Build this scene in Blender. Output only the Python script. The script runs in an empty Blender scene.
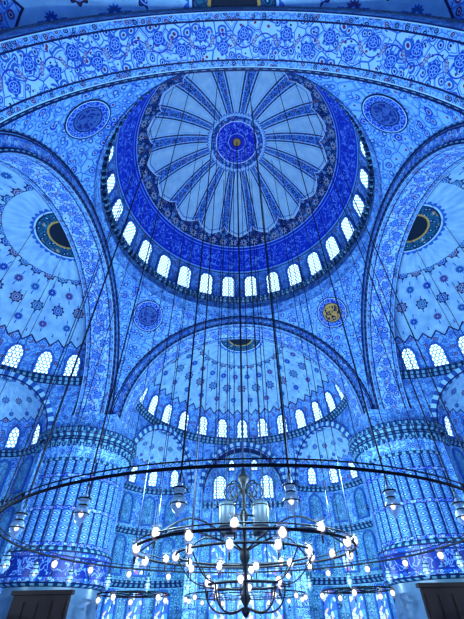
import bpy, math, random
from mathutils import Vector, Matrix
random.seed(3)
pi=math.pi
sc=bpy.context.scene
sc.view_settings.view_transform='Standard'
sc.view_settings.look='None'
sc.view_settings.gamma=0.80
sc.view_settings.exposure=0.0

# ---------------------------------------------------------------- node toolkit
class V:
    def __init__(s,g,k): s.g=g; s.k=k
    def _o(s,op,b=None,c=None): return s.g.m(op,s,b,c)
    def __add__(s,b): return s._o('ADD',b)
    __radd__=__add__
    def __sub__(s,b): return s._o('SUBTRACT',b)
    def __rsub__(s,b): return s.g.m('SUBTRACT',b,s)
    def __mul__(s,b): return s._o('MULTIPLY',b)
    __rmul__=__mul__
    def __truediv__(s,b): return s._o('DIVIDE',b)
    def __lt__(s,b): return s._o('LESS_THAN',b)
    def __gt__(s,b): return s._o('GREATER_THAN',b)
    def fr(s): return s._o('FRACT')
    def fl(s): return s._o('FLOOR')
    def ab(s): return s._o('ABSOLUTE')
    def sin(s): return s._o('SINE')
    def cos(s): return s._o('COSINE')
    def sqrt(s): return s._o('SQRT')
    def mod(s,b): return s._o('FLOORED_MODULO',b)
    def min(s,b): return s._o('MINIMUM',b)
    def max(s,b): return s._o('MAXIMUM',b)
def inr(x,a,b): return (x>a)*(x<b)

class G:
    def __init__(s,name):
        s.mat=bpy.data.materials.new(name); s.mat.use_nodes=True
        s.nt=s.mat.node_tree; s.nt.nodes.clear()
        s.out=s.nt.nodes.new('ShaderNodeOutputMaterial')
        uvn=s.nt.nodes.new('ShaderNodeUVMap'); sep=s.nt.nodes.new('ShaderNodeSeparateXYZ')
        s.nt.links.new(uvn.outputs[0],sep.inputs[0])
        s.u=V(s,sep.outputs[0]); s.v=V(s,sep.outputs[1])
    def put(s,inp,x):
        if isinstance(x,V): s.nt.links.new(x.k,inp)
        elif isinstance(x,(tuple,list)): inp.default_value=(x[0],x[1],x[2],1) if len(inp.default_value)==4 else x[:3]
        else: inp.default_value=x
    def m(s,op,a,b=None,c=None):
        n=s.nt.nodes.new('ShaderNodeMath'); n.operation=op
        s.put(n.inputs[0],a)
        if b is not None: s.put(n.inputs[1],b)
        if c is not None: s.put(n.inputs[2],c)
        return V(s,n.outputs[0])
    def mix(s,f,a,b):
        n=s.nt.nodes.new('ShaderNodeMix'); n.data_type='RGBA'
        s.put(n.inputs[0],f); s.put(n.inputs[6],a); s.put(n.inputs[7],b)
        return V(s,n.outputs[2])
    def vec(s,x,y,z=0.0):
        n=s.nt.nodes.new('ShaderNodeCombineXYZ'); s.put(n.inputs[0],x); s.put(n.inputs[1],y); s.put(n.inputs[2],z)
        return V(s,n.outputs[0])
    def noise(s,x,y,scale=1.0,det=2.0,dist=0.0):
        n=s.nt.nodes.new('ShaderNodeTexNoise'); s.put(n.inputs['Vector'],s.vec(x,y))
        n.inputs['Scale'].default_value=scale; n.inputs['Detail'].default_value=det; n.inputs['Distortion'].default_value=dist
        return V(s,n.outputs[0])
    def vor(s,x,y,scale=1.0,feat='F1'):
        n=s.nt.nodes.new('ShaderNodeTexVoronoi'); n.feature=feat; n.voronoi_dimensions='2D'
        s.put(n.inputs['Vector'],s.vec(x,y)); n.inputs['Scale'].default_value=scale
        d=V(s,n.outputs['Distance'])
        if feat=='F1':
            sp=s.nt.nodes.new('ShaderNodeSeparateXYZ'); s.nt.links.new(n.outputs['Color'],sp.inputs[0])
            return d,V(s,sp.outputs[0]),V(s,sp.outputs[1])
        return d
    def rad(s,dx,dy):
        return (dx*dx+dy*dy).sqrt(), s.m('ARCTAN2',dy,dx)
    def floral(s,x,y,scale,base,c1,c2,c3,vine):
        w=s.noise(x,y,scale*0.8,0.0)
        x2=x+(w-0.5)*(0.4/scale); y2=y-(w-0.5)*(0.4/scale)
        d,r1,r2=s.vor(x2,y2,scale)
        e=s.vor(x2,y2,scale,'DISTANCE_TO_EDGE')
        c=s.mix((e>0.11)*(e<0.15)*(r2>0.5),base,vine)
        c=s.mix(e<0.05,c,vine)
        c=s.mix((d<0.36)*(r1>0.30),c,c1)
        c=s.mix((d<0.32)*(r1>0.75),c,c2)
        c=s.mix((d<0.20)*(d>0.12),c,base)
        c=s.mix(d<0.10,c,c3)
        return c
    def rosette(s,c,dx,dy,R,n,c1,c2,c3):
        r,a=s.rad(dx,dy)
        e=(a*float(n)).cos()
        c=s.mix(r<(e*0.14*R+1.02*R),c,c3)
        c=s.mix(r<(e*0.14*R+0.84*R),c,c1)
        c=s.mix((r<0.74*R)*(r>0.62*R),c,c2)
        c=s.mix(r<(e*(-0.16)*R+0.38*R),c,c2)
        c=s.mix(r<0.18*R,c,c3)
        return c
    def finish(s,col,rough=0.5,metal=0.0,emis=None,es=0.0,spec=0.3,transp=0.0):
        b=s.nt.nodes.new('ShaderNodeBsdfPrincipled')
        s.put(b.inputs['Base Color'],col); s.put(b.inputs['Roughness'],rough); b.inputs['Metallic'].default_value=metal
        b.inputs['Specular IOR Level'].default_value=spec
        if emis is not None:
            s.put(b.inputs['Emission Color'],emis); s.put(b.inputs['Emission Strength'],es)
        if transp>0:
            t=s.nt.nodes.new('ShaderNodeBsdfTransparent'); mx=s.nt.nodes.new('ShaderNodeMixShader')
            mx.inputs[0].default_value=transp
            s.nt.links.new(b.outputs[0],mx.inputs[1]); s.nt.links.new(t.outputs[0],mx.inputs[2])
            s.nt.links.new(mx.outputs[0],s.out.inputs[0])
        else: s.nt.links.new(b.outputs[0],s.out.inputs[0])
        return s.mat

PALE=(0.48,0.75,0.94); LIGHT=(0.27,0.56,0.88); MID=(0.04,0.17,0.56); DEEP=(0.012,0.05,0.48)
NAVY=(0.006,0.022,0.12); RED=(0.24,0.045,0.11); TEAL=(0.02,0.20,0.30); WHITE=(0.78,0.92,1.0); GOLD=(0.60,0.40,0.12)

def mat_dome():
    g=G('painted_dome_plaster'); psi=g.v*(pi/2); rho=psi*12.3; sn=psi.sin(); az=g.u
    deg=g.v*90.0
    X=az*(2*pi*11.75); arc=sn*11.75*2*pi
    n1=g.noise(az*60.0,g.v*20.0,1.0,4.0)
    field=g.mix(n1,(0.30,0.60,0.78),(0.78,0.97,1.0))
    N=16.0
    f=(az*N).fr(); q=(f-0.5).ab()*2.0
    dx=(f-0.5).ab()*arc/N
    pat=g.floral(X,rho,1.8,MID,NAVY,RED,PALE,LIGHT)
    hw=0.30+(rho-3.1).max(0.0)*0.038
    c=g.mix(dx<(hw+0.10),field,NAVY)
    c=g.mix(dx<hw,c,pat)
    c=g.mix(inr(dx,hw-0.15,hw-0.06),c,PALE)
    c=g.mix(inr(dx,hw+0.26,hw+0.31),c,LIGHT)
    edge=46.5+q.sqrt()*6.0
    bp=g.floral(X,rho,1.8,NAVY,LIGHT,RED,PALE,MID)
    c=g.mix(inr(deg,edge-2.2,edge-1.8),c,MID)
    c=g.mix(deg>(edge-0.6),c,WHITE)
    c=g.mix(deg>edge,c,bp)
    k=(az*48.0).fr(); kx=(k-0.5)*arc/48.0; ky=(deg-55.3)*(12.3*pi/180)
    c=g.rosette(c,kx,ky,0.44,8,PALE,RED,NAVY)
    n2=g.noise(X,rho,1.5,2.0,0.9)
    scr=((n2-0.5).ab()<0.030)
    band=g.mix(scr*inr(deg,61.0,71.0),(0.012,0.07,0.64),(0.20,0.44,0.94))
    c=g.mix(deg>57.8,c,PALE); c=g.mix(deg>58.3,c,band)
    c=g.mix(inr(deg,59.6,60.0),c,LIGHT)
    c=g.mix(deg>72.2,c,LIGHT); c=g.mix(deg>73.1,c,NAVY)
    wz=g.floral(X,rho,1.8,LIGHT,MID,RED,NAVY,MID)
    c=g.mix(deg>73.6,c,wz)
    th=az*(2*pi)
    px=rho*th.cos(); py=rho*th.sin()
    s1=g.noise(px,py,1.7,2.0,0.9)
    ms=((s1-0.5).ab()<0.03)
    med=g.mix(ms*(rho>1.05),(0.008,0.045,0.60),(0.25,0.45,0.95))
    rp=g.floral(px,py,2.2,MID,LIGHT,RED,WHITE,NAVY)
    sc_=(th*32.0).cos().ab()*0.28
    c=g.mix(rho<(3.35+sc_),c,MID)
    c=g.mix(rho<(3.25+sc_*0.8),c,PALE)
    c=g.mix(rho<3.1,c,rp)
    c=g.mix(rho<2.5,c,WHITE); c=g.mix(rho<2.4,c,med)
    c=g.mix(inr(rho,0.95,1.02),c,PALE)
    c=g.mix(rho<0.55,c,NAVY); c=g.mix(rho<0.45,c,GOLD)
    return g.finish(c,0.55)

def mat_semi(name,R,rise,nu,nv,rosR,win_deg,kk,kmed):
    g=G(name); psi=g.v*(pi/2); deg=g.v*90.0; S=(R+rise)/2
    rho=psi*S; arc=psi.sin()*R*pi; X=g.u*(R*pi)
    n1=g.noise(g.u*30.0,g.v*14.0,1.0,4.0)
    c=g.mix(n1,(0.12,0.34,0.58),(0.58,0.88,0.98))
    row=(g.v*nv).fl(); sh=row.mod(2.0)*0.5
    uu=g.u*nu+sh; fx=uu.fr()-0.5; fy=(g.v*nv).fr()-0.5
    dx=fx*arc/nu; dy=fy*(pi/2*S/nv)
    par=(row+uu.fl()).mod(3.0)
    c1=g.mix(par>0.5,(0.02,0.14,0.28),(0.17,0.045,0.10))
    c1=g.mix(par>1.5,c1,(0.015,0.05,0.30))
    fin=((dx.ab()<rosR*0.10)*(dy.ab()<rosR*1.75))
    r=g.mix(fin,c,MID)
    r1=g.rosette(r,dx,dy,rosR,8,c1,LIGHT,NAVY)
    r2=g.rosette(r,dx,dy,rosR*0.8,12,c1,MID,LIGHT)
    rr=g.mix(row.mod(2.0)>0.5,r1,r2)
    c=g.mix(inr(deg,kk,win_deg-9.0),c,rr)
    e=(win_deg-7.0)+((g.u*nu*2.0).fr()-0.5).ab()*9.0
    bp=g.floral(X,rho,1.8,LIGHT,MID,RED,NAVY,MID)
    c=g.mix(deg>(e-1.2),c,NAVY); c=g.mix(deg>e,c,bp)
    th=g.u*pi; px=rho*th.cos(); py=rho*th.sin()
    rp=g.floral(px,py,2.4,TEAL,NAVY,GOLD,PALE,NAVY)
    sc_=(th*16.0).cos().ab()*0.22*(rosR*2)
    k=kmed
    c=g.mix(rho<(k*1.15+sc_),c,MID); c=g.mix(rho<k*1.12,c,PALE); c=g.mix(rho<k*1.05,c,NAVY)
    c=g.mix(rho<k,c,rp); c=g.mix(rho<k*0.66,c,GOLD); c=g.mix(rho<k*0.58,c,(0.01,0.03,0.06))
    return g.finish(c,0.55)

def mat_band(name,w,scale,base,c1,c2,c3,vine,rs=0.5,per=1.6,bordw=0.32):
    g=G(name); x=g.u; y=g.v
    c=g.floral(x,y,scale,base,c1,c2,c3,vine)
    c2_=g.floral(x+7.3,y+3.1,scale*0.7,base,MID,c1,RED,vine)
    n=g.noise(x,y,0.8,2.0)
    c=g.mix(n>0.5,c,c2_)
    wy=((x*(2*pi/per/2.0)).sin()*0.32)
    f=(x/per).fr()-0.5
    vine_l=((y-w/2+wy).ab()<0.03)
    c=g.mix(vine_l,c,DEEP)
    c=g.rosette(c,f*per,y-w/2-wy,rs,7,DEEP,LIGHT,MID)
    f2=((x/per)+0.5).fr()-0.5
    c=g.rosette(c,f2*per,y-w/2+wy*1.6,rs*0.5,6,RED,PALE,MID)
    d=y.min(w-y)
    bp=g.floral(x,y,3.4,LIGHT,NAVY,RED,NAVY,MID)
    c=g.mix(d<bordw+0.08,c,NAVY)
    c=g.mix(d<bordw,c,bp)
    c=g.mix(d<0.11,c,PALE); c=g.mix(d<0.06,c,NAVY)
    return g.finish(c,0.5)

def mat_tile(name,scale,base,c1,c2,c3,vine,grid=0.0,rR=0.0,rper=2.0):
    g=G(name); x=g.u; y=g.v
    c=g.floral(x,y,scale,base,c1,c2,c3,vine)
    if rR>0:
        row=(y/rper).fl(); uu=x/rper+row.mod(2.0)*0.5
        c=g.rosette(c,(uu.fr()-0.5)*rper,((y/rper).fr()-0.5)*rper,rR,8,LIGHT,MID,DEEP)
    if grid>0:
        a=(x/grid).fr(); b=(y/grid).fr()
        c=g.mix((a<0.05).max(b<0.05),c,(0.3,0.58,0.8))
    return g.finish(c,0.4)

def mat_pend():
    g=G('painted_pendentive_plaster'); x=g.u; y=g.v
    c=g.floral(x,y,2.0,(0.25,0.53,0.84),MID,(0.03,0.07,0.30),PALE,(0.05,0.19,0.55))
    c2=g.floral(x+3.3,y,1.4,(0.27,0.56,0.86),MID,DEEP,RED,(0.05,0.19,0.55))
    n=g.noise(x,y,0.5,1.0)
    c=g.mix(n>0.52,c,c2)
    return g.finish(c,0.55)

def mat_medal(name,acc,cen):
    g=G(name); r,a=g.rad(g.u,g.v)
    s1=g.noise(g.u,g.v,2.0,3.0,1.0)
    med=g.mix((s1-0.5).ab()<0.06,cen,acc)
    c=g.floral(g.u,g.v,2.6,DEEP,MID,acc,PALE,LIGHT)
    c=g.mix(r<0.98,c,NAVY); c=g.mix(r<0.9,c,acc); c=g.mix(r<0.80,c,med)
    c=g.mix(r>1.40,c,PALE); c=g.mix(r>1.46,c,NAVY)
    return g.finish(c,0.5)

def mat_pier():
    g=G('pier_fluted_tile'); x=g.u; y=g.v
    fx=(x*28.0/(2*pi*3.4))
    q=(fx.fr()-0.5)
    v=y/0.42; row=v.fl(); fy=v.fr()-0.5
    n=g.noise(x,y,2.5,2.0)
    base=g.mix(n,(0.04,0.15,0.38),(0.12,0.34,0.62))
    dia=q.ab()*0.9+fy.ab()
    c=g.mix(dia<0.46,base,(0.22,0.46,0.72))
    c=g.mix(dia<0.30,c,(0.03,0.12,0.42))
    c=g.mix(dia<0.13,c,PALE)
    c=g.mix(q.ab()>0.41,c,NAVY)
    hb=(y/2.1).fr()
    bp=g.floral(x,y,4.0,DEEP,PALE,RED,WHITE,LIGHT)
    c=g.mix(hb<0.13,c,NAVY); c=g.mix(inr(hb,0.02,0.11),c,bp)
    return g.finish(c,0.45)

def mat_script(name):
    g=G(name); x=g.u; y=g.v
    n2=g.noise(x,y,1.6,3.0,0.8)
    s=((n2-0.5).ab()<0.024)
    c=g.mix(s*inr(y,0.3,1.2),(0.008,0.04,0.27),(0.20,0.38,0.7))
    bp=g.floral(x,y,4.0,MID,PALE,RED,NAVY,NAVY)
    c=g.mix(y.min(1.5-y)<0.2,c,bp)
    return g.finish(c,0.35)

def mat_cornice():
    g=G('carved_cornice_stone'); x=g.u; y=g.v
    a=(x/0.5).fr()
    c=g.mix(a<0.5,(0.20,0.44,0.58),(0.012,0.07,0.16))
    c=g.mix(((y/0.35).fr())<0.25,c,NAVY)
    return g.finish(c,0.5)

def mat_plain(name,col,rough=0.5,metal=0.0,var=0.25):
    g=G(name); n=g.noise(g.u,g.v,2.0,4.0)
    c=g.mix(n,tuple(k*(1-var) for k in col),tuple(min(1,k*(1+var)) for k in col))
    return g.finish(c,rough,metal)

def mat_voussoir():
    g=G('striped_voussoir_stone'); a=(g.u/0.7).fr()
    c=g.mix(a<0.5,(0.40,0.66,0.86),(0.035,0.13,0.38))
    c=g.mix(g.v<0.08,c,NAVY)
    return g.finish(c,0.5)

def mat_glass():
    g=G('plaster_lattice_window_glass')
    per=0.34
    row=(g.v/(per*0.87)).fl(); uu=g.u/per+row.mod(2.0)*0.5
    dx=(uu.fr()-0.5)*per; dy=((g.v/(per*0.87)).fr()-0.5)*per*0.87
    r,a=g.rad(dx,dy)
    m=r<0.13
    e=g.mix(m,(0.20,0.50,0.86),(0.74,0.96,1.0))
    return g.finish((0.2,0.3,0.5),0.3,emis=e,es=m*1.2+0.6)

def mat_stained():
    g=G('stained_window_glass')
    d,r1,r2=g.vor(g.u,g.v,3.2); e=g.vor(g.u,g.v,3.2,'DISTANCE_TO_EDGE')
    c=g.mix(r1>0.40,(0.06,0.38,0.85),(0.65,0.90,1.0))
    c=g.mix(r1>0.74,c,(0.45,0.06,0.35))
    c=g.mix(r1>0.88,c,(0.75,0.62,0.2))
    c=g.mix(r2>0.66,c,(0.03,0.12,0.6))
    c=g.mix(e<0.05,c,(0.01,0.03,0.10))
    c=g.mix((g.u.ab()<0.04),c,(0.01,0.03,0.1))
    return g.finish((0.1,0.2,0.4),0.3,emis=c,es=1.15)

M={}
M['dome']=mat_dome()
M['semi']=mat_semi('painted_semidome_plaster',10.3,7.0,13.0,9.0,0.46,71.0,25.0,1.75)
M['exed']=mat_semi('painted_exedra_plaster',4.35,4.35,8.0,6.0,0.26,64.0,30.0,0.7)
M['soffit']=mat_band('arch_soffit_arabesque',2.6,2.1,(0.44,0.72,0.95),MID,(0.08,0.16,0.55),NAVY,(0.05,0.19,0.60),0.33,1.15,0.38)
M['face']=mat_band('archivolt_arabesque',1.0,2.8,(0.08,0.24,0.60),PALE,RED,PALE,LIGHT,0.2,1.0,0.15)
M['pend']=mat_pend(); M['pier']=mat_pier(); M['script']=mat_script('calligraphy_frieze')
M['medal']=mat_medal('pendentive_medallion_gold',GOLD,(0.03,0.03,0.08)); M['medalb']=mat_medal('pendentive_medallion_blue',(0.07,0.18,0.45),(0.01,0.04,0.25))
M['tile']=mat_tile('iznik_tile_wall',2.2,(0.32,0.62,0.84),MID,TEAL,NAVY,(0.07,0.25,0.55),0.0,0.40,1.6)
M['drum']=mat_tile('drum_arabesque',2.1,(0.28,0.56,0.84),MID,(0.04,0.07,0.30),NAVY,MID)
M['lower']=mat_tile('iznik_tile_revetment',2.2,(0.20,0.49,0.62),TEAL,DEEP,PALE,(0.03,0.18,0.34),0.6)
M['niche']=mat_tile('iznik_tile_niche',3.0,(0.20,0.46,0.64),TEAL,NAVY,LIGHT,(0.03,0.12,0.30))
M['corn']=mat_cornice(); M['vous']=mat_voussoir()
M['glass']=mat_glass(); M['stain']=mat_stained()
M['frame']=mat_plain('window_surround_paint',(0.05,0.18,0.50),0.5)
M['marble']=mat_plain('grey_marble',(0.12,0.22,0.32),0.3)
M['iron']=mat_plain('black_iron',(0.003,0.006,0.011),0.6,0.0,0.1)
M['cable']=mat_plain('steel_cable',(0.006,0.016,0.045),0.7,0.0,0.1)
M['wood']=mat_plain('dark_wood',(0.03,0.018,0.018),0.5)
M['speaker']=mat_plain('grey_speaker_metal',(0.035,0.055,0.075),0.5,0.2)
def mat_lit(name,col,es,base=(0.8,0.9,1.0),tr=0.0):
    g=G(name); return g.finish(base,0.15,emis=col,es=es,transp=tr,spec=0.6)
M['bulb']=mat_lit('lit_bulb_glass',(1.0,0.80,0.50),2.4)
M['cup']=mat_lit('lamp_glass',(0.55,0.85,1.0),0.12,(0.28,0.45,0.6),0.45)
M['cupw']=mat_lit('lit_lamp_glass',(1.0,0.82,0.6),0.18,(0.10,0.16,0.24),0.6)
def mat_carpet():
    g=G('patterned_carpet'); c=g.floral(g.u,g.v,1.5,(0.16,0.18,0.42),RED,NAVY,WHITE,DEEP)
    return g.finish(c,0.9)
M['carpet']=mat_carpet()

# ---------------------------------------------------------------- mesh builder
class MB:
    def __init__(s): s.v=[]; s.f=[]; s.uv=[]; s.mi=[]; s.sm=[]; s.mats=[]
    def mat(s,k):
        if k not in s.mats: s.mats.append(k)
        return s.mats.index(k)
    def grid(s,fn,nu,nv,k,smooth=True,closed=False):
        b=len(s.v); uvs=[]
        for i in range(nu+1):
            for j in range(nv+1):
                p,u=fn(i/nu,j/nv); s.v.append(tuple(p)); uvs.append(u)
        mi=s.mat(k)
        for i in range(nu):
            for j in range(nv):
                q=[i*(nv+1)+j,(i+1)*(nv+1)+j,(i+1)*(nv+1)+j+1,i*(nv+1)+j+1]
                s.f.append([b+t for t in q]); s.uv+= [uvs[t] for t in q]; s.mi.append(mi); s.sm.append(smooth)
    def quad(s,ps,us,k,smooth=False):
        b=len(s.v); s.v+=[tuple(p) for p in ps]; s.f.append(list(range(b,b+len(ps)))); s.uv+=list(us); s.mi.append(s.mat(k)); s.sm.append(smooth)
    def box(s,x0,x1,y0,y1,z0,z1,k,rot=None):
        c=[(x0,y0,z0),(x1,y0,z0),(x1,y1,z0),(x0,y1,z0),(x0,y0,z1),(x1,y0,z1),(x1,y1,z1),(x0,y1,z1)]
        def T(p):
            return tuple(rot@Vector(p)) if rot is not None else p
        for q,(a,b) in (((0,1,5,4),(0,2)),((1,2,6,5),(1,2)),((2,3,7,6),(0,2)),((3,0,4,7),(1,2)),((4,5,6,7),(0,1)),((3,2,1,0),(0,1))):
            s.quad([T(c[i]) for i in q],[(c[i][a],c[i][b]) for i in q],k)
    def lathe(s,prof,cx,cy,k,seg=48,a0=0,a1=2*pi,zoff=0,Ru=None,sc=1.0,rf=None):
        L=[0]
        for i in range(1,len(prof)): L.append(L[-1]+math.dist(prof[i],prof[i-1]))
        n=len(prof)-1
        def fn(a,b):
            j=round(b*n); r,z=prof[j]; t=a0+(a1-a0)*a
            if rf: r=rf(r,t)
            return (cx+sc*r*math.cos(t),cy+sc*r*math.sin(t),zoff+sc*z),((Ru or max(0.1,prof[0][0]))*t*sc,L[j]*sc)
        s.grid(fn,seg,n,k)
    def tube(s,pts,r,k,seg=6,closed=False):
        P=[Vector(p) for p in pts]; n=len(P)
        rings=[]
        for i in range(n):
            if closed: t=(P[(i+1)%n]-P[i-1])
            else: t=P[min(i+1,n-1)]-P[max(i-1,0)]
            t.normalize()
            up=Vector((0,0,1)) if abs(t.z)<0.95 else Vector((1,0,0))
            a=t.cross(up).normalized(); b=a.cross(t)
            rings.append([P[i]+r*(math.cos(2*pi*j/seg)*a+math.sin(2*pi*j/seg)*b) for j in range(seg)])
        b0=len(s.v)
        for R in rings: s.v+=[tuple(q) for q in R]
        mi=s.mat(k)
        for i in range(n if closed else n-1):
            for j in range(seg):
                i2=(i+1)%n; j2=(j+1)%seg
                s.f.append([b0+i*seg+j,b0+i*seg+j2,b0+i2*seg+j2,b0+i2*seg+j])
                s.uv+=[(i*.1,j*.1)]*4; s.mi.append(mi); s.sm.append(True)
    def ring(s,cx,cy,z,R,r,k,n=96,seg=6):
        s.tube([(cx+R*math.cos(2*pi*i/n),cy+R*math.sin(2*pi*i/n),z) for i in range(n)],r,k,seg,True)
    def mesh(s,name):
        me=bpy.data.meshes.new(name); me.from_pydata(s.v,[],s.f)
        uvl=me.uv_layers.new(name='UVMap')
        flat=[c for u in s.uv for c in u]; uvl.data.foreach_set('uv',flat)
        for k in s.mats: me.materials.append(M[k])
        me.polygons.foreach_set('material_index',s.mi); me.polygons.foreach_set('use_smooth',s.sm)
        me.update(); return me
    def build(s,name,parent=None,rot=0,loc=(0,0,0)):
        o=bpy.data.objects.new(name,s.mesh(name)); sc.collection.objects.link(o)
        o.rotation_euler[2]=rot; o.location=loc
        if parent: o.parent=parent
        return o
def inst(o,name,rot,parent=None):
    n=bpy.data.objects.new(name,o.data); sc.collection.objects.link(n); n.rotation_euler[2]=rot
    if parent: n.parent=parent
    return n

def window(mb,S,w,h,pane='glass',fw=0.16,depth=0.16,nrm=0.05):
    hw=w/2; body=h-hw*1.15
    def half(t,ex=0.0):
        H=hw+ex; top=body
        if t<=top: return H
        q=(t-top)/(hw*1.15+ex); q=min(1,q)
        return H*math.sqrt(max(0,1-q*q))
    ts=[0,body*0.33,body*0.66,body]+[body+hw*1.15*math.sin(k*pi/2/6) for k in range(1,7)]
    n=len(ts)-1
    def fn(a,b):
        t=ts[round(b*n)]; s_=half(t)*(2*a-1)
        p,nn=S(s_,t); return p+nn*nrm,(s_,t)
    mb.grid(fn,2,n,pane)
    def outline(ex):
        H=hw+ex; o=[(-H,-ex),(-H,body*0.5),(-H,body)]
        for k in range(1,12):
            a=pi-pi*k/12; o.append((H*math.cos(a),body+(hw*1.15+ex)*math.sin(a)))
        o+=[(H,body),(H,body*0.5),(H,-ex)]; return o
    O0=outline(0.0); O1=outline(fw); m=len(O0)
    for i in range(m):
        j=(i+1)%m
        def P(o,d):
            p,nn=S(o[0],o[1]); return p+nn*d
        mb.quad([P(O0[i],depth),P(O0[j],depth),P(O1[j],depth),P(O1[i],depth)],[O0[i],O0[j],O1[j],O1[i]],'frame')
        mb.quad([P(O0[i],nrm),P(O0[j],nrm),P(O0[j],depth),P(O0[i],depth)],[O0[i]]*4,'frame')
        mb.quad([P(O1[i],0),P(O1[j],0),P(O1[j],depth),P(O1[i],depth)],[O1[i]]*4,'frame')

# ---------------------------------------------------------------- constants
A=11.3; ZS=15.2; RD=11.75; ZD=29.4; RISE=13.6
YB=13.9; RI=10.3; CY=14.0; RS=10.3; ZB=18.7; RISE2=7.0
ZE=13.2; HW=math.radians(25); RE=RS*math.sin(HW); CH=RS*math.cos(HW); YW=25.4

# ---------------------------------------------------------------- central dome
mb=MB()
def fd(a,b):
    ps=b*pi/2; t=2*pi*a
    return (RD*math.sin(ps)*math.cos(t),RD*math.sin(ps)*math.sin(t),ZD+RISE*math.cos(ps)),(a,b)
mb.grid(fd,224,48,'dome')
dome=mb.build('central_dome')
mb=MB()
prof=[(A,26.35),(A,27.3),(A-0.15,27.4),(A-0.15,27.6),(A+0.05,27.75),(A+0.1,28.6),(A-0.2,28.75),(A-0.3,28.95),(A-0.3,29.1),(A-0.05,29.2),(A+0.1,29.4),(RD+0.02,29.42)]
mb.lathe(prof[:6],0,0,'drum',160,Ru=A); mb.lathe(prof[5:],0,0,'corn',160,Ru=A)
for i in range(112):
    r=Matrix.Rotation(2*pi*i/112,4,'Z'); mb.box(A-0.38,A,-0.1,0.1,28.35,28.72,'corn',r)
mb.build('drum_cornice',dome)
mb=MB()
for i in range(28):
    az=2*pi*(i+0.5)/28
    def S(s,t,az=az):
        z=0.35+t; rr=RD*math.sqrt(1-(z/RISE)**2); a=az+s/RD
        n=Vector((-math.cos(a)/RD,-math.sin(a)/RD,-(z/RISE**2)*RD/rr)).normalized()
        return Vector((rr*math.cos(a),rr*math.sin(a),ZD+z)),n
    window(mb,S,1.4,3.0,fw=0.2,nrm=0.07,depth=0.2)
mb.build('window_1')

# ---------------------------------------------------------------- pendentives
mb=MB()
def fp(a,b):
    t=2*pi*a; m=max(abs(math.cos(t)),abs(math.sin(t)))
    rho=A+b*(A/m-A)
    z=ZS+math.sqrt(max(0,2*A*A-rho*rho))
    return (rho*math.cos(t),rho*math.sin(t),z),(t*A,z*1.25)
mb.grid(fp,256,24,'pend')
pend=mb.build('pendentive')
mb=MB()
for k in range(4):
    az=pi/4+k*pi/2; Rs=A*math.sqrt(2); el=math.radians(37)
    d=Vector((math.cos(az)*math.cos(el),math.sin(az)*math.cos(el),math.sin(el)))
    t1=Vector((-math.sin(az),math.cos(az),0)); t2=d.cross(t1)
    def fm(a,b):
        r=1.55*b; th=2*pi*a; x=r*math.cos(th); y=r*math.sin(th)
        p=(d*Rs+t1*x+t2*y).normalized()*(Rs-0.06)+Vector((0,0,ZS))
        return p,(x,y)
    mb.grid(fm,48,6,'medal' if k==0 else 'medalb')
mb.build('painted_medallion',pend)

# ---------------------------------------------------------------- one side module
arch=MB()
def half_arc(r0,r1,y0,y1,k,w,uvr,st=0.0):
    def fn(a,b):
        t=pi*a; r=r0+(r1-r0)*b; y=y0+(y1-y0)*b
        return (r*math.cos(t),y,ZS+r*math.sin(t)),(uvr*t,w*b)
    arch.grid(fn,96,1,k)
half_arc(RI,RI,A,YB,'soffit',2.6,RI)
half_arc(RI,A+0.02,A,A,'face',1.0,RI)
half_arc(RI,RI,A-0.12,A,'corn',0.12,RI)
half_arc(RI,RI+0.16,A-0.12,A-0.12,'corn',0.16,RI); half_arc(RI+0.16,RI+0.16,A-0.12,A,'corn',0.12,RI)
half_arc(A-0.1,A-0.1,A-0.1,A,'corn',0.1,RI); half_arc(A-0.1,A+0.05,A-0.1,A-0.1,'corn',0.15,RI)
half_arc(RI,12.8,YB,YB,'drum',2.5,RI)
arch0=arch.build('main_arch')

semi=MB()
def fs(a,b):
    ps=b*pi/2; t=pi*a
    return (RS*math.sin(ps)*math.cos(t),CY+RS*math.sin(ps)*math.sin(t),ZB+RISE2*math.cos(ps)),(a,b)
semi.grid(fs,96,32,'semi')
OPEN=[math.radians(33),math.radians(90),math.radians(147)]
def ringseg(a0,a1,zb,n,k='drum'):
    def fn(a,b):
        t=a0+(a1-a0)*a; z0=zb(t); z=z0+(ZB-z0)*b
        return (RS*math.cos(t),CY+RS*math.sin(t),z),(RS*t,z)
    semi.grid(fn,n,1,k)
cur=0.0
for o in OPEN:
    ringseg(cur,o-HW,lambda t:0.0,4)
    ringseg(o-HW,o+HW,lambda t,o=o:ZE+math.sqrt(max(0,RE*RE-(RS*math.sin(t-o))**2)),40)
    cur=o+HW
ringseg(cur,pi,lambda t:0.0,4)
semi.lathe([(RS,ZB-0.75),(RS-0.12,ZB-0.6),(RS-0.12,ZB-0.45),(RS-0.35,ZB-0.25),(RS-0.35,ZB-0.05),(RS,ZB+0.02)],0,CY,'corn',96,0,pi,Ru=RS)
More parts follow.
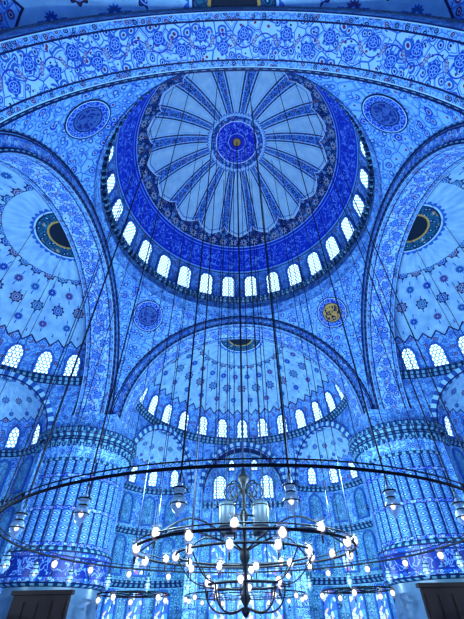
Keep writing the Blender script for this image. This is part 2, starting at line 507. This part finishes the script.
for o in OPEN:
    d=Vector((math.cos(o),math.sin(o),0)); tt=Vector((-math.sin(o),math.cos(o),0)); C=Vector((0,CY,0))+d*CH
    def av(r0,r1,e0,e1,k):
        def fn(a,b):
            th=pi*a; r=r0+(r1-r0)*b; e=e0+(e1-e0)*b
            return C+d*e+tt*(r*math.cos(th))+Vector((0,0,ZE+r*math.sin(th))),(r0*th,(r1-r0)*b+(e1-e0)*b)
        semi.grid(fn,40,1,k)
    av(RE-0.15,RE+0.35,-0.15,-0.15,'vous'); av(RE-0.15,RE-0.15,-0.15,0.3,'vous'); av(RE+0.35,RE+0.35,-0.15,0.9,'vous')
    if abs(o-pi/2)>0.1:
        def fe(a,b):
            ps=b*pi/2; th=-pi/2+pi*a
            p=C+d*(RE*math.sin(ps)*math.cos(th))+tt*(RE*math.sin(ps)*math.sin(th))+Vector((0,0,ZE+RE*math.cos(ps)))
            return p,(a,b)
        semi.grid(fe,40,16,'exed')
        def wl(z0,z1,k,rr=RE):
            def fn(a,b):
                th=-pi/2+pi*a; z=z0+(z1-z0)*b
                return C+d*(rr*math.cos(th))+tt*(rr*math.sin(th))+Vector((0,0,z)),(rr*th,z)
            return fn
        semi.grid(wl(9.2,ZE,'tile'),32,1,'tile'); semi.grid(wl(0,9.2,'lower'),32,1,'lower')
        for (zc) in (ZE-0.3,9.2,5.2):
            pr=[(RE,zc-0.35),(RE-0.25,zc-0.1),(RE-0.3,zc+0.1),(RE,zc+0.2)]
            semi.lathe(pr,C.x,C.y,'corn',32,o-pi/2,o+pi/2,Ru=RE)
    else:
        def br(a,b):
            th=pi*a; y=C.y+(YW-C.y)*b
            return (RE*math.cos(th),y,ZE+RE*math.sin(th)),(RE*th,y)
        semi.grid(br,40,1,'soffit')
        for sx in (-1,1):
            semi.quad([(sx*RE,C.y,0),(sx*RE,YW,0),(sx*RE,YW,ZE),(sx*RE,C.y,ZE)],[(0,0),(YW-C.y,0),(YW-C.y,ZE),(0,ZE)],'tile')
for zc in (12.0,9.2,5.2):
    semi.box(-RE,RE,YW-0.28,YW,zc-0.12,zc+0.2,'corn')
    semi.box(-RE,RE,YW-0.16,YW,zc-0.32,zc-0.12,'corn')
semi0=semi.build('semi_dome')

wall=MB(); YV=YW+0.03
wall.box(-25.4,25.4,YV,YV+0.5,9.2,ZE+6,'tile'); wall.box(-25.4,25.4,YV,YV+0.5,0,9.2,'lower')
wall0=wall.build('wall_north')

def flatS(x,y,z,nx=0,ny=-1):
    n=Vector((nx,ny,0)); t=Vector((-ny,nx,0))
    return lambda s,tt: (Vector((x,y,z))+t*s+Vector((0,0,tt)),n)
win=MB()
for i in range(13):
    az=pi*(i+0.5)/13
    def S(s,t,az=az):
        z=0.12+t; rr=RS*math.sqrt(1-(z/RISE2)**2); a=az+s/RS
        n=Vector((-math.cos(a),-math.sin(a),-(z/RISE2**2)*RS*RS/rr)).normalized()
        return Vector((rr*math.cos(a),CY+rr*math.sin(a),ZB+z)),n
    window(win,S,1.15,2.0,fw=0.17,nrm=0.07)
for o in (OPEN[0],OPEN[2]):
    d=Vector((math.cos(o),math.sin(o),0)); C=Vector((0,CY,0))+d*CH
    for k in range(5):
        th0=o+math.radians(-64+32*k)
        def S(s,t,th0=th0):
            z=0.1+t; rr=RE*math.sqrt(max(0.01,1-(z/RE)**2)); a=th0+s/RE
            n=Vector((-math.cos(a)*rr,-math.sin(a)*rr,-z)).normalized()
            return Vector((C.x+rr*math.cos(a),C.y+rr*math.sin(a),ZE+z)),n
        window(win,S,0.85,1.6,fw=0.13,nrm=0.07)
        for z0,h,pn in ((9.8,2.4,'niche'),(5.8,2.8,'stain' if k in (1,3) else 'niche'),(1.8,2.8,'stain')):
            def S2(s,t,th0=th0,z0=z0):
                a=th0+s/RE
                return Vector((C.x+RE*math.cos(a),C.y+RE*math.sin(a),z0+t)),Vector((-math.cos(a),-math.sin(a),0))
            window(win,S2,1.2,h,pn,fw=0.14,nrm=0.05)
for x in (-2.6,0,2.6):
    window(win,flatS(x,YW,12.6),1.3,2.3+(0.6 if x==0 else 0),'glass' if x else 'niche',fw=0.18)
    window(win,flatS(x,YW,9.6),1.5,2.1,'niche',fw=0.16)
    window(win,flatS(x,YW,5.9),1.4,2.8,'stain' if x else 'niche',fw=0.18)
    window(win,flatS(x,YW,1.8),1.5,2.9,'stain',fw=0.18)
for x in (-1.3,1.3): window(win,flatS(x,YW,15.5),0.7,1.1,fw=0.12)
win0=win.build('window_2')
names=['east','south','west']
for i in range(1,4):
    r=-i*pi/2
    inst(arch0,'main_arch',r); inst(semi0,'semi_dome',r); inst(wall0,'wall_'+names[i-1],r); inst(win0,'window_%d'%(i+2),r)

# ---------------------------------------------------------------- piers
PC=13.1; DZ=-0.75
pm=MB()
def flute(r,t): return r+0.13*abs(math.sin(14*t))
pm.lathe([(3.25,6.0),(3.25,12.2+DZ)],0,0,'pier',224,Ru=3.4,rf=flute)
pm.lathe([(3.3,0),(3.3,4.3)],0,0,'marble',64,Ru=3.4)
pm.lathe([(3.3,3.95),(3.6,4.05),(3.62,4.2)],0,0,'corn',96,Ru=3.4)
pm.lathe([(3.58,4.2),(3.58,5.7)],0,0,'script',96,Ru=3.58)
pm.lathe([(3.6,5.7),(3.65,5.85),(3.5,5.95),(3.3,6.1)],0,0,'corn',96,Ru=3.4)
pm.lathe([(3.3,12.1+DZ),(3.45,12.15+DZ),(3.45,12.3+DZ),(3.3,12.35+DZ)],0,0,'corn',96,Ru=3.4)
def mq(r,t): return r+0.07*abs(math.sin(20*t))
pm.lathe([(3.3,12.35+DZ),(3.35,12.8+DZ),(3.55,13.15+DZ),(3.6,13.3+DZ)],0,0,'drum',240,Ru=3.4,rf=mq)
pm.lathe([(3.6,13.3+DZ),(3.85,13.4+DZ),(3.9,13.6+DZ),(3.75,13.7+DZ),(3.75,13.85+DZ),(4.0,14.0+DZ),(4.0,14.15+DZ),(0.1,14.2+DZ)],0,0,'corn',96,Ru=3.4)
for i in range(56):
    r=Matrix.Rotation(2*pi*i/56,4,'Z'); pm.box(3.5,3.83,-0.1,0.1,13.1+DZ,13.35+DZ,'corn',r); pm.box(3.85,3.98,-0.13,0.13,14.15+DZ,14.5+DZ,'corn',r)
pier0=None
for sx,sy in ((-1,1),(1,1),(-1,-1),(1,-1)):
    if pier0 is None:
        o=pm.build('fluted_pier'); pier0=o
    else: o=inst(pier0,'fluted_pier',0)
    o.location=(sx*PC,sy*PC,0)
    b=MB()
    b.box(*( (RI,15.9) if sx>0 else (-15.9,-RI)),*((RI+0.05,15.9) if sy>0 else (-15.9,-RI-0.05)),14.15+DZ,ZS+0.02,'drum')
    b.box(*( (A,15.9) if sx>0 else (-15.9,-A)),*((A,15.9) if sy>0 else (-15.9,-A)),ZS,ZS+8,'drum')
    bo=b.build('impost_block',None); bo.parent=o; bo.location=(-sx*PC,-sy*PC,0)

for sx in (-1,1):
    w=MB(); x0=sx*11.7
    w.box(x0-1.6,x0+1.6,9.0,9.3,0,3.5,'wood'); w.box(x0-1.75,x0+1.75,8.9,9.35,3.5,3.7,'wood')
    for k in range(4):
        w.box(x0-1.5+k*0.78,x0-1.5+k*0.78+0.62,8.93,9.0,0.4,3.2,'wood')
    w.build('wooden_screen')

f=MB()
f.quad([(-26,-26,0),(26,-26,0),(26,26,0),(-26,26,0)],[(-26,-26),(26,-26),(26,26),(-26,26)],'carpet'); f.build('floor')

# ---------------------------------------------------------------- chandeliers
def dome_z(r): return ZD+RISE*math.sqrt(max(0,1-(r/RD)**2))
LP=[(0.02,0),(0.06,-0.02),(0.05,-0.06),(0.14,-0.12),(0.11,-0.2),(0.09,-0.26),(0.16,-0.34),(0.18,-0.44),(0.13,-0.56),(0.05,-0.63),(0.05,-0.67),(0.0,-0.7)]
def hang_lamp(mb,x,y,z,s=1.0,k='cup',chain=0.3):
    mb.tube([(x,y,z),(x,y,z-chain)],0.014,'iron',4)
    for q in range(3):
        a=2*pi*q/3; mb.tube([(x,y,z-0.05),(x+0.13*s*math.cos(a),y+0.13*s*math.sin(a),z-chain-0.12*s)],0.008,'iron',4)
    mb.lathe(LP,x,y,k,12,zoff=z-chain,sc=s)
    mb.ring(x,y,z-chain-0.12*s,0.15*s,0.016,'iron',12,4); mb.ring(x,y,z-chain-0.26*s,0.1*s,0.016,'iron',12,4); mb.ring(x,y,z-chain-0.44*s,0.185*s,0.012,'iron',12,4)
    mb.lathe([(0,-0.09),(0.05,-0.05),(0.06,0.0),(0,0.07)],x,y,'bulb',8,zoff=z-chain-0.43*s,sc=s)
def bulb(mb,x,y,z,s=1.0):
    # glass lantern cup with a small glowing globe inside
    mb.lathe([(0.03,-0.2),(0.10,-0.13),(0.15,-0.02),(0.165,0.1),(0.14,0.2),(0.19,0.3)],x,y,'cupw',12,zoff=z,sc=s)
    mb.lathe([(0.0,-0.12),(0.07,-0.10),(0.115,-0.04),(0.13,0.03),(0.11,0.10),(0.06,0.16),(0.0,0.19)],x,y,'bulb',12,zoff=z+0.03,sc=s)
    mb.ring(x,y,z+0.2*s,0.15*s,0.012,'iron',12,4)
    mb.tube([(x,y,z-0.18),(x,y,z-0.4)],0.028,'iron',5)

HZ=4.35; HR=8.95; CAB=0.022
mb=MB()
mb.ring(0,0,HZ,HR,0.040,'iron',144,8); mb.ring(0,0,HZ+0.14,HR,0.018,'iron',144,5)
for i in range(24):
    a=2*pi*(i+0.42)/24; x,y=HR*math.cos(a),HR*math.sin(a)
    hang_lamp(mb,x,y,HZ,0.95)
    mb.tube([(x*1.0,y,HZ),(x,y,HZ+0.14)],0.02,'iron',4)
for i in range(12):
    a=2*pi*(i+0.92)/24; x,y=HR*math.cos(a),HR*math.sin(a)
    if y>2: bulb(mb,x,y,HZ-0.3,0.9)
hoop=mb.build('ring_chandelier')
mb=MB()
for i in range(24):
    a=2*pi*(i+0.42)/24; x,y=HR*math.cos(a),HR*math.sin(a)
    mb.tube([(x,y,HZ),(x,y,dome_z(HR))],CAB,'cable',4)
mb.build('suspension_cables',hoop)

ch=MB(); CZ=4.05; CR=4.3
ch.ring(0,0,CZ,CR,0.05,'iron',96,8); ch.ring(0,0,CZ+0.16,CR,0.025,'iron',96,5)
ch.ring(0,0,CZ-0.1,2.7,0.045,'iron',72,8); ch.ring(0,0,3.0,1.5,0.045,'iron',48,8)
ch.ring(0,0,5.2,0.75,0.035,'iron',32,6)
for i in range(18):
    a=2*pi*(i+0.3)/18; bulb(ch,CR*math.cos(a),CR*math.sin(a),CZ+0.1 if i%2 else CZ-0.15,1.0)
for i in range(10):
    a=2*pi*(i+0.2)/10; bulb(ch,2.7*math.cos(a),2.7*math.sin(a),CZ-0.2,1.0)
for i in range(6):
    a=2*pi*(i+0.4)/6; bulb(ch,1.5*math.cos(a),1.5*math.sin(a),3.0,0.85)
for i in range(8):
    a=2*pi*i/8; c_,s_=math.cos(a),math.sin(a)
    pts=[]
    for k in range(15):
        t=k/14; r=0.12+t*(CR-0.12); z=CZ+0.05+1.5*math.sin(pi*t)*(1-t)-0.35*math.sin(2*pi*t)
        pts.append((r*c_,r*s_,z))
    ch.tube(pts,0.035,'iron',5)
    pts=[]
    for k in range(21):
        t=k/20; ang=t*2.2*pi; rr=0.42*(1-t*0.7)
        pts.append(((0.54-rr*math.cos(ang))*c_,(0.54-rr*math.cos(ang))*s_,6.2+rr*math.sin(ang)*1.2))
    ch.tube(pts,0.03,'iron',5)
    pts=[]
    for k in range(13):
        t=k/12; pts.append(((0.1+1.4*math.sin(t*pi/2))*c_,(0.1+1.4*math.sin(t*pi/2))*s_,2.35+0.65*t*t-0.25*math.sin(pi*t)))
    ch.tube(pts,0.03,'iron',5)
    pts=[]
    for k in range(13):
        t=k/12; pts.append(((1.5+1.2*t)*c_,(1.5+1.2*t)*s_,3.0+0.95*t-0.25*math.sin(pi*t)))
    ch.tube(pts,0.025,'iron',5)
ch.lathe([(0.0,2.05),(0.08,2.12),(0.16,2.25),(0.07,2.4),(0.2,2.6),(0.11,2.8),(0.08,3.6),(0.2,3.85),(0.2,4.1),(0.09,4.3),(0.08,5.1),(0.18,5.25),(0.18,5.4),(0.08,5.6),(0.08,6.5),(0.22,6.75),(0.25,6.9),(0.1,7.05),(0.06,7.3),(0.0,7.45)],0,0,'iron',16)
cho=ch.build('ornate_chandelier')
mb=MB(); mb.tube([(0,0,7.3),(0,0,42.9)],0.06,'cable',6)
for i in range(8):
    a=2*pi*(i+0.5)/8; x,y=CR*math.cos(a),CR*math.sin(a)
    mb.tube([(x,y,CZ),(x,y,dome_z(CR))],CAB,'cable',4)
for i in range(6):
    a=2*pi*(i+0.2)/6; x,y=1.2*math.cos(a),1.2*math.sin(a)
    mb.tube([(x,y,5.6),(x,y,dome_z(1.2))],0.022,'cable',4)
mb.build('suspension_cables',cho)
sp=MB()
for i,(x,y) in enumerate(((-0.68,-0.7),(0.68,-0.7),(-0.68,0.7),(0.68,0.7))):
    sp.lathe([(0,4.7),(0.26,4.7),(0.32,4.78),(0.32,5.6),(0.28,5.7),(0,5.7)],x,y,'speaker',20)
    sp.ring(x,y,4.8,0.33,0.02,'iron',20,4); sp.ring(x,y,5.55,0.33,0.02,'iron',20,4)
    sp.tube([(x,y,5.6),(0,0,6.4)],0.02,'iron',4)
sp.build('loudspeaker_cluster',cho)

def small(cx,cy,R,z,n,name='lamp_hoop'):
    m=MB(); m.ring(cx,cy,z,R,0.04,'iron',96,6); m.ring(cx,cy,z,R*0.6,0.03,'iron',72,6)
    c=MB()
    for i in range(n):
        a=2*pi*(i+0.5)/n; x,y=cx+R*math.cos(a),cy+R*math.sin(a)
        m.tube([(x,y,z),(x,y,z-0.2)],0.012,'iron',4); bulb(m,x,y,z-0.3,1.0)
        best=None
        for k in range(4):
            d=Vector((math.sin(k*pi/2),math.cos(k*pi/2)))
            p=Vector((x,y)); f_=p.dot(d); l_=p.dot(Vector((d.y,-d.x)))
            if f_>CY:
                q=((f_-CY)**2+l_**2)/RS**2
                if q<0.96: best=ZB+RISE2*math.sqrt(1-q)
        if best is None:
            r=math.hypot(x,y)
            best=dome_z(r) if r<RD-0.5 else None
        if best and i%2==0: c.tube([(x,y,z),(x,y,best)],CAB,'cable',4)
    for i in range(4):
        a=pi*i/4; m.tube([(cx+R*math.cos(a),cy+R*math.sin(a),z),(cx-R*math.cos(a),cy-R*math.sin(a),z)],0.015,'iron',4)
    o=m.build(name); c.build('suspension_cables',o)
small(0,18.2,4.6,3.9,14)
small(-18.6,0,4.6,3.9,18); small(18.6,0,4.6,3.9,18)
for sx in (-1,1): small(sx*7.0,11.5,2.2,3.6,5)

# ---------------------------------------------------------------- lights (for the chandelier lamps, plus one bare light behind the camera)
def pt(x,y,z,p,col=(0.64,0.88,1.0),r=0.12):
    l=bpy.data.lights.new('chandelier_and_bare_glow','POINT'); l.energy=p; l.color=col; l.shadow_soft_size=r
    o=bpy.data.objects.new('chandelier_and_bare_glow',l); o.location=(x,y,z); sc.collection.objects.link(o)
    o.parent=cho
for i in range(6):
    a=2*pi*(i+0.5)/6; pt(4.2*math.cos(a),4.2*math.sin(a),6.4,2400)
for x,y,p in ((0,18.2,2300),(-18.6,0,1500),(18.6,0,1500)): pt(x,y,5.0,p)
pt(0,-20,5,350)  # unseen bare point light behind the camera
w=bpy.data.worlds.new('World'); sc.world=w; w.use_nodes=True
w.node_tree.nodes['Background'].inputs[0].default_value=(0.2,0.45,1,1); w.node_tree.nodes['Background'].inputs[1].default_value=0.3

# ---------------------------------------------------------------- camera
cd=bpy.data.cameras.new('camera'); co=bpy.data.objects.new('camera',cd); sc.collection.objects.link(co)
cd.sensor_fit='VERTICAL'; cd.sensor_height=36; cd.lens=36*356/619; cd.shift_x=-8/619; cd.clip_end=300
co.location=(0,-17,1.6)
R=Matrix.Rotation(math.radians(132.5),4,'X')@Matrix.Rotation(math.radians(-1.1),4,'Z')
co.rotation_euler=R.to_euler()
sc.camera=co
